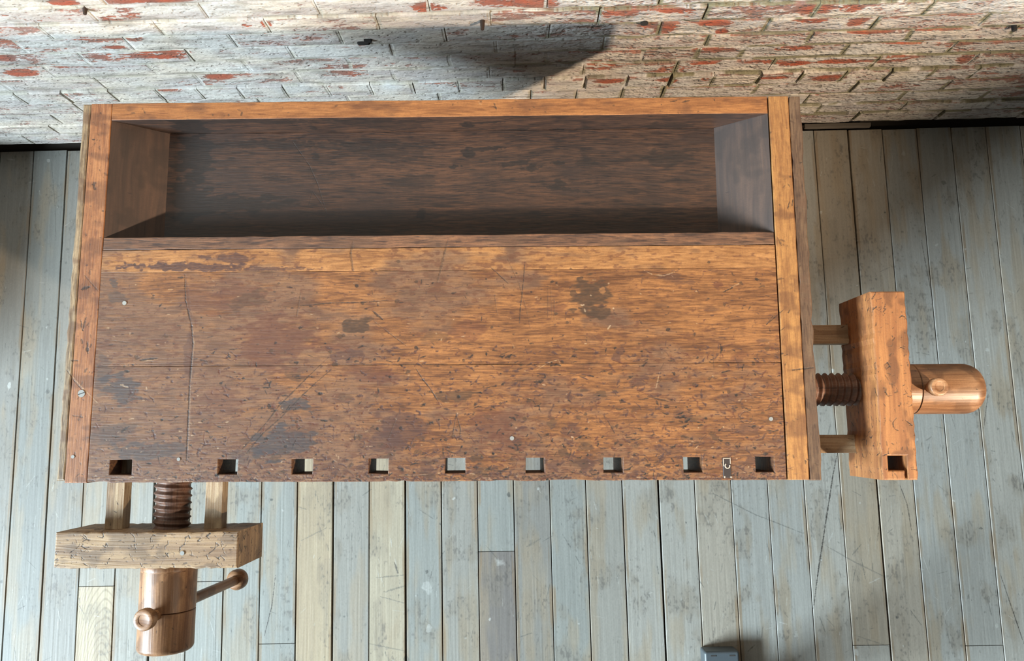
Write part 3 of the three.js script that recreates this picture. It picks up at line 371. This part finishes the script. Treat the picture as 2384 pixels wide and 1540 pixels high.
{ // the light knot in the dark stain, then dents, nicks and chisel marks
  top.blob(0.2535, 0.0125, 0.0055, 0.005, 0, rgb(176, 120, 70), 0.8, 3);
  const R = rng(91);
  for (let n = 0; n < 4200; n++) {
    const front = R(), u = -0.52 + R() * 1.038, w = front < 0.5 ? -0.02 + R() * 0.31 : 0.298 - R() * R() * 0.16, a = R() < 0.62 ? (R() - 0.5) * 0.5 : R() * 3.14, l = 0.001 + R() * R() * 0.010, dark = R();
    top.stroke([u, w, u + Math.cos(a) * l, w + Math.sin(a) * l], 0.0007 + R() * 0.0017, dark < 0.45 ? INK.p : dark < 0.8 ? INK.r : dark < 0.94 ? INK.k : INK.l, 0.35 + R() * 0.5, n, -0.08);
  }
  for (let n = 0; n < 2200; n++) { // chisel and saw marks crowd towards the front edge and the end vise
    const u = n % 3 ? 0.515 - Math.pow(R(), 1.3) * 0.9 : -0.52 + R() * 1.03, w = 0.296 - Math.pow(R(), 1.7) * 0.2, a = R() < 0.7 ? (R() - 0.5) * 0.9 : R() * 3.14, l = 0.0015 + R() * R() * 0.011, bend = (R() - 0.5) * 1.6;
    top.stroke([u, w, u + Math.cos(a) * l, w + Math.sin(a) * l, u + Math.cos(a) * l + Math.cos(a + bend) * l * 0.7, w + Math.sin(a) * l + Math.sin(a + bend) * l * 0.7], 0.001 + R() * 0.0022, R() < 0.55 ? INK.p : R() < 0.6 ? INK.r : INK.k, 0.5 + R() * 0.5, n, -0.12);
  }
  for (let n = 0; n < 130; n++) { const u = -0.3 + R() * 0.81, w = 0.29 - R() * R() * 0.15, q = 0.003 + R() * R() * 0.009; top.blob(u, w, q * 1.4, q * 0.7, (R() - 0.5) * 0.8, R() < 0.6 ? INK.p : INK.d, 0.3 + 0.35 * R(), n + 40, -0.05, 0.4); }
  for (let n = 0; n < 150; n++) { const u = -0.5 + R(), w = R() * 0.28 + 0.015 - R() * 0.06, q = 0.0015 + R() * R() * 0.004; top.blob(u, w, q, q * 0.8, 0, R() < 0.7 ? INK.d : INK.k, 0.6 + 0.3 * R(), n, -0.15, 0); }
  for (let n = 0; n < 170; n++) { // on the end strips and the back rail
    const k = n % 5, u = k < 2 ? -0.555 + R() * 0.03 : k < 4 ? 0.521 + R() * 0.046 : -0.52 + R() * 1.03, w = k < 4 ? -0.29 + R() * 0.585 : -0.296 + R() * 0.024, a = R() * 3.14, l = 0.001 + R() * R() * 0.008;
    top.stroke([u, w, u + Math.cos(a) * l, w + Math.sin(a) * l], 0.001 + R() * 0.0022, R() < 0.7 ? INK.d : INK.k, 0.3 + 0.5 * R(), n, -0.15);
  }
  for (let n = 0; n < 60; n++) { const u = -0.55 + R() * 1.1, w = 0.2985 - R() * 0.012, l = 0.004 + R() * 0.02; top.stroke([u, w, u + l, w + (R() - 0.5) * 0.002], 0.0016, R() < 0.5 ? INK.l : INK.d, 0.3 + 0.3 * R(), n, -0.3); }
}
TOP_SCRATCHES.forEach((q, n) => top.stroke(q[3], q[1] / 1000, INK[q[0]], q[2], 600 + n, q[0] === 'l' ? 0.05 : -0.28));
const topMap = top.tex(), topBump = top.relief();
const topMat = new THREE.MeshPhysicalMaterial({ color: ALBEDO_CUT, map: topMap, bumpMap: topBump, bumpScale: 0.0013, roughness: 0.56, clearcoat: 0.06, clearcoatRoughness: 0.45 });
const topUV = (geo, yTop = H) => planeUV(geo, (p, ax, s) => { const d = Math.max(0, yTop - p.y), u = ax === 'x' ? p.x - s * d : p.x, w = ax === 'z' ? p.z - s * d : p.z; return [(u + 0.576) / 1.152, (w + 0.301) / 0.602]; });
// a board in plan with uneven long edges, cut through by holes
function board(u0, u1, w0, w1, thick, opt = {}) {
  const { wob = 0.0004, bev = 0.0012, seed = 1, holes = [], yTop = H, n = 40, edge = 0 } = opt, pts = [], long = u1 - u0 > w1 - w0;
  const q = (i, sd) => (vn(i * 1.7, sd, seed) - 0.5) * 2 * wob + (edge && sd === edge ? -Math.pow(vn(i * 0.9, 7, seed), 4) * 0.0022 : 0);
  const B = bev; u0 += B; u1 -= B; w0 += B; w1 -= B;
  if (long) { for (let i = 0; i <= n; i++) pts.push([u0 + (u1 - u0) * i / n, w1 + q(i, 1)]); for (let i = n; i >= 0; i--) pts.push([u0 + (u1 - u0) * i / n, w0 - q(i, 2)]); }
  else { for (let i = 0; i <= n; i++) pts.push([u1 + q(i, 1), w1 - (w1 - w0) * i / n]); for (let i = n; i >= 0; i--) pts.push([u0 - q(i, 2), w1 - (w1 - w0) * i / n]); }
  return slab(pts, holes, thick, yTop, B);
}
function slab(pts, holes, thick, yTop, B) {
  const sh = new THREE.Shape(pts.map((p) => new THREE.Vector2(p[0], -p[1])));
  for (const h of holes) sh.holes.push(new THREE.Path(h.map((p) => new THREE.Vector2(p[0], -p[1]))));
  const g = new THREE.ExtrudeGeometry(sh, { depth: thick - 2 * B, bevelEnabled: true, bevelSize: B, bevelThickness: B, bevelSegments: 2, curveSegments: 4 });
  g.rotateX(-Math.PI / 2); g.translate(0, yTop - thick + B, 0); return g;
}
const boards = group('bench_top', bench);
mesh('end_strip', topUV(board(U.gl, U.cl - 0.0004, W.back, W.front - 0.003, 0.10, { wob: 0.0012, seed: 3, bev: 0.003, yTop: H - 0.001 }), H), topMat, boards);
mesh('end_cap', topUV(board(U.cl, U.il - 0.0004, W.back, W.front, 0.10, { seed: 4 })), topMat, boards);
mesh('end_cap', topUV(board(U.ir + 0.0021, U.cr - 0.0008, W.back, W.front, 0.10, { seed: 5 })), topMat, boards);
mesh('end_strip', topUV(board(U.cr, U.gr, W.back, W.front + 0.001, 0.10, { wob: 0.0016, seed: 6, edge: 1, bev: 0.0016, yTop: H - 0.0012 }), H), topMat, boards);
mesh('back_rail', planeUV(board(U.il, U.ir, W.back, W.rail, 0.09, { seed: 7 }), (p, ax, sg) => { const w = ax === 'z' ? (sg > 0 ? W.rail + 0.012 + (H - p.y) * 0.8 : p.z + (H - p.y)) : p.z; return [(p.x + 0.576) / 1.152, (w + 0.301) / 0.602]; }), topMat, boards);
mesh('tray_lip', topUV(board(U.il, U.ir, W.tray, W.lip - 0.0006, 0.075, { seed: 8, wob: 0.0006, yTop: H - 0.0008 }), H), topMat, boards);
mesh('plank', topUV(board(U.il, U.ir, W.lip, W.strip - 0.0003, 0.07, { seed: 9, bev: 0.0006 })), topMat, boards);
mesh('plank', topUV(board(U.il, U.ir, W.strip, W.seam - 0.0001, 0.07, { seed: 10, bev: 0.0005, yTop: H - 0.0001 })), topMat, boards);
{ // the front plank with its row of dog holes, each leaning a little
  const holes = HOLES.map(([a, b], k) => { const e = 0.0012; return [[a - e, HW0 - e], [b + e, HW0 - e], [b + e, HW1 + e], [a - e, HW1 + e]].map((p, i) => [p[0] + (hash(k, i, 4) - 0.5) * 0.0012, p[1] + (hash(k, i, 5) - 0.5) * 0.001]).reverse(); });
  const g = board(U.il, U.ir, W.seam, W.front, THK, { seed: 11, wob: 0.0003, edge: 1, bev: 0.0012, holes, n: 90 }), p = g.attributes.position;
  for (let i = 0; i < p.count; i++) { const u = p.getX(i), w = p.getZ(i), d = H - p.getY(i); if (w > HW0 - 0.004 && w < HW1 + 0.004 && d > 0.02 && HOLES.some(([a, b]) => u > a - 0.004 && u < b + 0.004)) p.setX(i, u - 0.0045); }
  mesh('dog_hole_plank', topUV(g), topMat, boards);
}
// generic timber for the smaller pieces
function woodSheet({ seed, L, W: Wd, a, b, nicks = 80, cracks = 0, grime = 0.4, w = 1024, h = 256, cross = 1 }) {
  const S = new Sheet(w, h, 0, 0, L, Wd).fill((x, y, o) => {
    const wp = (fbm(x * 8, y * 14, seed, 2) - 0.5) * 0.01, g1 = fbm(x * 22, (y + wp) * 620, seed + 1, 2), g2 = fbm(x * 8, (y + wp) * 120, seed + 2, 3), m = fbm(x * 30, y * 46, seed + 3, 3), f = vn(x * 900, y * 1100, seed + 4);
    const t = clamp(0.5 + (g1 - 0.5) * cross + (g2 - 0.5) * 1.5, 0, 1), q = sstep(0.52, 0.68, m) * grime, k = 0.95 + 0.1 * f;
    for (let c = 0; c < 3; c++) { let v = b[c] + (a[c] - b[c]) * t; v += (b[c] * 0.72 - v) * q; o[c] = v * k; }
    o[3] = 0.7 + (g1 - 0.5) * 0.3 + (m - 0.5) * 0.2;
  });
  const R = rng(seed * 7 + 1);
  for (let n = 0; n < nicks; n++) { const x = R() * L, y = R() * Wd, g = R() < 0.5 ? (R() - 0.5) * 0.6 : R() * 3.14, l = 0.001 + R() * R() * 0.009; S.stroke([x, y, x + Math.cos(g) * l, y + Math.sin(g) * l], 0.0007 + R() * 0.0014, R() < 0.8 ? INK.d : INK.k, 0.3 + 0.5 * R(), n, -0.15); }
  for (let n = 0; n < cracks; n++) { let x = R() * L, y = R() * Wd; const pts = [x, y]; for (let k = 0; k < 4; k++) { x += (R() - 0.4) * 0.012; y += (R() - 0.5) * 0.012; pts.push(x, y); } S.stroke(pts, 0.0008 + R() * 0.0009, INK.k, 0.4 + 0.45 * R(), n, -0.25); }
  return { map: S.tex(THREE.RepeatWrapping), bump: S.relief(THREE.RepeatWrapping) };
}
const timberMat = (o, rough = 0.55, bump = 0.0012) => { const t = woodSheet(o); return std({ color: ALBEDO_CUT, map: t.map, bumpMap: t.bump, bumpScale: bump, roughness: rough }); };
const paleJaw = timberMat({ seed: 71, L: 0.3, W: 0.12, a: rgb(206, 172, 128), b: rgb(146, 114, 84), nicks: 420, cracks: 90, grime: 0.5, cross: 0.45 }, 0.6, 0.0018);
const warmJaw = timberMat({ seed: 72, L: 0.3, W: 0.12, a: rgb(196, 134, 78), b: rgb(150, 94, 54), nicks: 330, cracks: 34, grime: 0.55, cross: 0.6 }, 0.6, 0.0016);
const hubWood = timberMat({ seed: 73, L: 0.25, W: 0.26, a: rgb(208, 160, 116), b: rgb(150, 104, 70), nicks: 50, grime: 0.45, h: 512 }, 0.42, 0.0006);
const screwWood = timberMat({ seed: 74, L: 0.25, W: 0.2, a: rgb(146, 108, 88), b: rgb(92, 66, 54), nicks: 20 }, 0.5, 0.0006);
const barWood = timberMat({ seed: 75, L: 0.3, W: 0.1, a: rgb(220, 194, 156), b: rgb(168, 134, 98), nicks: 40 }, 0.6);
const frameWood = timberMat({ seed: 76, L: 0.9, W: 0.25, a: rgb(150, 100, 62), b: rgb(96, 62, 40), nicks: 40 }, 0.6);
const steel = std({ color: rgbc(170, 172, 170), roughness: 0.32, metalness: 0.55 }), slotMat = std({ color: rgbc(50, 48, 46), roughness: 0.8 });
{ // tray: floor and the two sloping ends
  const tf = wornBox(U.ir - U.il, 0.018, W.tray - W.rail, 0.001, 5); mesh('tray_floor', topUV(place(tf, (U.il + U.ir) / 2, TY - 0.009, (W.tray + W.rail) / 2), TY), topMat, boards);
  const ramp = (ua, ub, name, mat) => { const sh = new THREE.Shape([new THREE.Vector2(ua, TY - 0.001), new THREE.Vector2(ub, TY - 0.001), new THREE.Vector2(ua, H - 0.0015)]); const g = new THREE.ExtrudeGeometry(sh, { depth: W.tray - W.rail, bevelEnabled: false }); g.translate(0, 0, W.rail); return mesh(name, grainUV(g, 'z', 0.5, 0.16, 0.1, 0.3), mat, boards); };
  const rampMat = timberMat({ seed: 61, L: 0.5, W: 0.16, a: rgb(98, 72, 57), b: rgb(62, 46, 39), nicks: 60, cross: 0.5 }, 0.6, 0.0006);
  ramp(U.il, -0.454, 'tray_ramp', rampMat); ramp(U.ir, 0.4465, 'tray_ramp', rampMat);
}
// unseen base under the top, added as a closed cabinet to block light
const frame = group('added_base_cabinet', bench);
mesh('body', grainUV(place(wornBox(0.76, 0.66, 0.43, 0.003, 21), -0.02, 0.37, 0.005), 'y', 0.9, 0.25), frameWood, frame);
mesh('plinth', grainUV(place(wornBox(0.70, 0.04, 0.38, 0.003, 22), -0.02, 0.02, 0.005), 'x', 0.9, 0.25), frameWood, frame);
for (const u of [-0.205, 0.165]) { const d = mesh('door', grainUV(place(wornBox(0.355, 0.58, 0.018, 0.002, 23), u, 0.37, 0.229), 'y', 0.9, 0.25, u), frameWood, frame); mesh('knob', place(new THREE.SphereGeometry(0.013, 14, 10), u + (u < 0 ? 0.15 : -0.15), 0.45, 0.246), iron, d); }
// nail and screw heads driven flush into the top
for (const [u, w, r] of [[-0.4832, 0.026, 0.0032], [-0.5467, 0.2597, 0.0026], [-0.3867, 0.2642, 0.0026], [0.113, 0.2355, 0.0032], [0.4996, 0.2088, 0.003]]) mesh('nail_head', place(new THREE.CylinderGeometry(r, r * 1.05, 0.003, 14), u, H - 0.0006, w), steel, boards);
{ const s = mesh('screw_head', place(new THREE.CylinderGeometry(0.0054, 0.0058, 0.003, 20), -0.5403, H - 0.0005, 0.165), steel, boards); const k = new THREE.BoxGeometry(0.0105, 0.0006, 0.0011); k.rotateY(0.35); mesh('slot', place(k, -0.5403, H + 0.0011, 0.165), slotMat, s); }
{ // worn iron stub let into the front plank
  mesh('dark_stub', place(new RoundedBoxGeometry(0.0125, 0.006, 0.0295, 2, 0.0015), 0.4312, H - 0.0021, 0.2805), std({ color: rgbc(58, 52, 52), roughness: 0.5, metalness: 0.5 }), boards);
  const ring = new THREE.TorusGeometry(0.0034, 0.0009, 6, 16, 4.4); ring.rotateX(-Math.PI / 2); ring.rotateY(2.2);
  const marks = mergeGeometries([place(ring.toNonIndexed(), 0.4318, H + 0.001, 0.2775), ...[[0.4262, 0.272, 0.001, 0.012], [0.4362, 0.270, 0.001, 0.009], [0.4312, 0.2664, 0.01, 0.001], [0.4270, 0.294, 0.0018, 0.003], [0.4365, 0.294, 0.003, 0.0016]].map(([x, z, a, b]) => place(new THREE.BoxGeometry(a, 0.0006, b).toNonIndexed(), x, H + 0.001, z))]);
  mesh('stub_marks', marks, std({ color: rgbc(160, 148, 134), roughness: 0.6 }), boards);
}
// ---- the vises
function threadGeo(R, depth, pitch, len) { // a cut wooden thread, axis along y
  const nr = Math.round(len / pitch * 10), ns = 48, pos = [], idx = [];
  for (let j = 0; j <= nr; j++) for (let i = 0; i <= ns; i++) { const s = j / nr * len, th = i / ns * Math.PI * 2; let ph = s / pitch - i / ns; ph -= Math.floor(ph); const v = 1 - Math.abs(2 * ph - 1), r = R - depth * Math.pow(v, 0.85); pos.push(r * Math.cos(th), s, r * Math.sin(th)); }
  for (let j = 0; j < nr; j++) for (let i = 0; i < ns; i++) { const a = j * (ns + 1) + i, b = a + 1, c = a + ns + 1, d = c + 1; idx.push(a, c, b, b, c, d); }
  const g = new THREE.BufferGeometry(); g.setAttribute('position', new THREE.Float32BufferAttribute(pos, 3)); g.setIndex(idx); g.computeVertexNormals();
  const uv = []; for (let k = 0; k < pos.length; k += 3) uv.push(pos[k + 1] / 0.25, Math.atan2(pos[k + 2], pos[k]) * R / 0.2 + 0.5); g.setAttribute('uv', new THREE.Float32BufferAttribute(uv, 2)); return g;
}
function lathe(prof, seg = 56) { // turned piece: grain along the axis, end faces mapped flat
  const R = Math.max(...prof.map((q) => q[0])), per = 2 * Math.PI * R / 0.26;
  const g = planeUV(new THREE.LatheGeometry(prof.map((p) => new THREE.Vector2(Math.max(p[0], 0.00001), p[1])), seg), (p, ax) => ax === 'y' ? [p.x / 0.25 + 0.3, p.z / 0.26 + 0.3] : [p.y / 0.25, (Math.atan2(-p.x, -p.z) / (2 * Math.PI) + 0.5) * per]), uv = g.attributes.uv;
  for (let i = 0; i < uv.count; i += 3) { const v = [uv.getY(i), uv.getY(i + 1), uv.getY(i + 2)], m = Math.max(...v); v.forEach((q, k) => { if (m - q > per / 2) uv.setY(i + k, q + per); }); }
  return g;
}
const knobProf = (r, h) => [[0.0001, h - 0.0012], [r * 0.52, h - 0.0012], [r * 0.55, h], [r * 0.9, h], [r, h - r * 0.14], [r, h * 0.42], [r * 0.86, h * 0.15], [r * 0.6, 0], [0.0001, 0]].reverse();
function viseParts(v, o) {
  // local frame of the vise: +y runs out from the bench along the screw
  const scr = mesh('screw', threadGeo(o.R, 0.0052, 0.0107, o.out + 0.06), screwWood, v); scr.position.y = -0.03;
  const L = o.hub, r = o.r, e = o.round, prof = [[0.0001, 0]];
  prof.push([r * 0.97, 0], [r, 0.002]); if (o.ring) prof.push([r, o.ring - 0.001], [r * 0.975, o.ring], [r, o.ring + 0.001]);
  prof.push([r, o.kerf - 0.0011], [r - 0.004, o.kerf - 0.0007], [r - 0.004, o.kerf + 0.0007], [r, o.kerf + 0.0011]);
  for (let k = 0; k <= 8; k++) { const t = k / 8 * Math.PI / 2; prof.push([r - e + e * Math.cos(t), L - e + e * Math.sin(t)]); } prof.push([0.0001, L]);
  const hub = mesh('hub', lathe(prof), hubWood, v); hub.position.y = o.out + o.jaw;
  return hub;
}
{ // front vise at the left end: the jaw stands open in front of the bench
  const v = group('front_vise', bench);
  const R = rng(5), pts = [], a = [-0.566, -0.2915, 0.370, 0.4235], n = 36, wb = (i, s) => (vn(i * 1.3, s, 55) - 0.5) * 0.0026;
  for (let i = 0; i <= n; i++) pts.push([a[0] + 0.003 + (a[1] - a[0] - 0.006) * i / n, a[3] - 0.003 + wb(i, 1)]);
  for (let i = n; i >= 0; i--) pts.push([a[0] + 0.003 + (a[1] - a[0] - 0.006) * i / n, a[2] + 0.003 - wb(i, 2)]);
  mesh('jaw', grainUV(slab(pts, [], 0.108, H - 0.001, 0.0025), 'x', 0.3, 0.12, 0.9), paleJaw, v);
  mesh('nail_head', place(new THREE.CylinderGeometry(0.0032, 0.0032, 0.003, 14), -0.3744, H - 0.0012, 0.4011), steel, v);
  for (const [x0, x1] of [[-0.513, -0.485], [-0.3597, -0.333]]) mesh('guide_bar', grainUV(place(wornBox(x1 - x0, 0.022, 0.13, 0.0012, 31, 0.6), (x0 + x1) / 2, 0.751, 0.33), 'z', 0.3, 0.1, x0), barWood, v);
  const tmp = new THREE.Group(); viseParts(tmp, { R: 0.0283, r: 0.0407, hub: 0.129, out: 0.072, jaw: 0.053, round: 0.008, ring: 0.009, kerf: 0.069 });
  for (const m of [...tmp.children]) { m.rotation.x = Math.PI / 2; const s = m.position.y; m.position.set(-0.417, 0.745, 0.2985 + s); v.add(m); }
  // handle dropped until its head rests on the hub
  const p0 = new THREE.Vector3(-0.4172, 0.7865, 0.4925), p1 = new THREE.Vector3(-0.3978, 0.522, 0.4925), dir = p1.clone().sub(p0), len = dir.length(); dir.normalize();
  const q = new THREE.Quaternion().setFromUnitVectors(new THREE.Vector3(0, -1, 0), dir), rod = mesh('handle', lathe([[0.0001, 0], [0.0085, 0], [0.0085, len], [0.0001, len]], 24), hubWood, v);
  rod.quaternion.copy(q); rod.position.copy(p1); rod.scale.y = (len + 0.012) / len;
  const k1 = mesh('handle_knob', lathe(knobProf(0.0155, 0.02), 28), hubWood, v); k1.quaternion.copy(q); k1.position.copy(p0).addScaledVector(dir, -0.010);
  const k2 = mesh('handle_knob', lathe(knobProf(0.0185, 0.022), 28), hubWood, v); k2.quaternion.copy(q.clone().multiply(new THREE.Quaternion().setFromAxisAngle(new THREE.Vector3(1, 0, 0), Math.PI))); k2.position.copy(p1).addScaledVector(dir, -0.002);
}
{ // end vise at the right end, its jaw with a dog hole open to the front
  const v = group('end_vise', bench), u0 = 0.6605, u1 = 0.7125, w0 = 0.0165, w1 = 0.2995, B = 0.0022, n = 36, pts = [], wb = (i, s) => (vn(i * 1.3, s, 65) - 0.5) * 0.0022;
  const h = [0.6696, 0.6977, 0.264, 0.2854], e = B;
  pts.push([u0 + B, w1 - B]); pts.push([h[1] - 0.0044 - e, w1 - B], [h[1] - 0.0044 - e, h[3] + e], [h[0] - e, h[3] + e], [h[0] - e, h[2] - e], [h[1] + e, h[2] - e], [h[1] + e, w1 - B]);
  for (let i = 0; i <= n; i++) pts.push([u1 - B + wb(i, 1), w1 - B - (w1 - w0 - 2 * B) * i / n]);
  for (let i = n; i > 0; i--) pts.push([u0 + B - wb(i, 2), w1 - B - (w1 - w0 - 2 * B) * i / n]);
  mesh('jaw', grainUV(slab(pts, [], 0.118, H - 0.001, B), 'z', 0.3, 0.12), warmJaw, v);
  for (const [a, b] of [[0.0555, 0.0865], [0.2335, 0.262]]) mesh('guide_bar', grainUV(place(wornBox(0.14, 0.022, b - a, 0.0012, 33, 0.6), 0.61, 0.700, (a + b) / 2), 'x', 0.3, 0.1, a), barWood, v);
  const tmp = new THREE.Group(); viseParts(tmp, { R: 0.0270, r: 0.0398, hub: 0.144, out: 0.0895, jaw: 0.052, round: 0.026, kerf: 0.036 });
  for (const m of [...tmp.children]) { m.rotation.z = -Math.PI / 2; const s = m.position.y; m.position.set(0.571 + s, 0.722, 0.1615); v.add(m); }
  const rod = mesh('handle', lathe([[0.0001, 0], [0.0085, 0], [0.0085, 0.25], [0.0001, 0.25]], 24), hubWood, v); rod.position.set(0.760, 0.525, 0.1615);
  const k1 = mesh('handle_knob', lathe(knobProf(0.0138, 0.02), 28), hubWood, v); k1.position.set(0.760, 0.768, 0.1615);
  const k2 = mesh('handle_knob', lathe(knobProf(0.0185, 0.022), 28), hubWood, v); k2.rotation.x = Math.PI; k2.position.set(0.760, 0.528, 0.1615);
}

// ---------------------------------------------------------------- the grey metal foot on the floor in front
{
  const stand = thing(group('metal_stand'), 'grey painted metal stand foot with two slots on the bare floorboards', 'stand'), m = std({ color: rgbc(80, 88, 93), roughness: 0.45, metalness: 0.25 }), pale = std({ color: rgbc(156, 164, 168), roughness: 0.4, metalness: 0.2 });
  stand.position.set(0.4595, 0, 1.308);
  mesh('foot', place(new RoundedBoxGeometry(0.083, 0.048, 0.30, 3, 0.006), 0, 0.0245, 0.149), m, stand);
  for (const x of [-0.02, 0.024]) mesh('slot', place(new THREE.BoxGeometry(0.013, 0.001, 0.0028), x, 0.0487, 0.0085), slotMat, stand);
  mesh('rib', place(new RoundedBoxGeometry(0.068, 0.006, 0.006, 2, 0.0025), -0.004, 0.0495, 0.033), pale, stand);
  mesh('post', place(new RoundedBoxGeometry(0.06, 0.34, 0.06, 2, 0.006), 0, 0.218, 0.10), m, stand);
}

renderer.render(scene, camera);
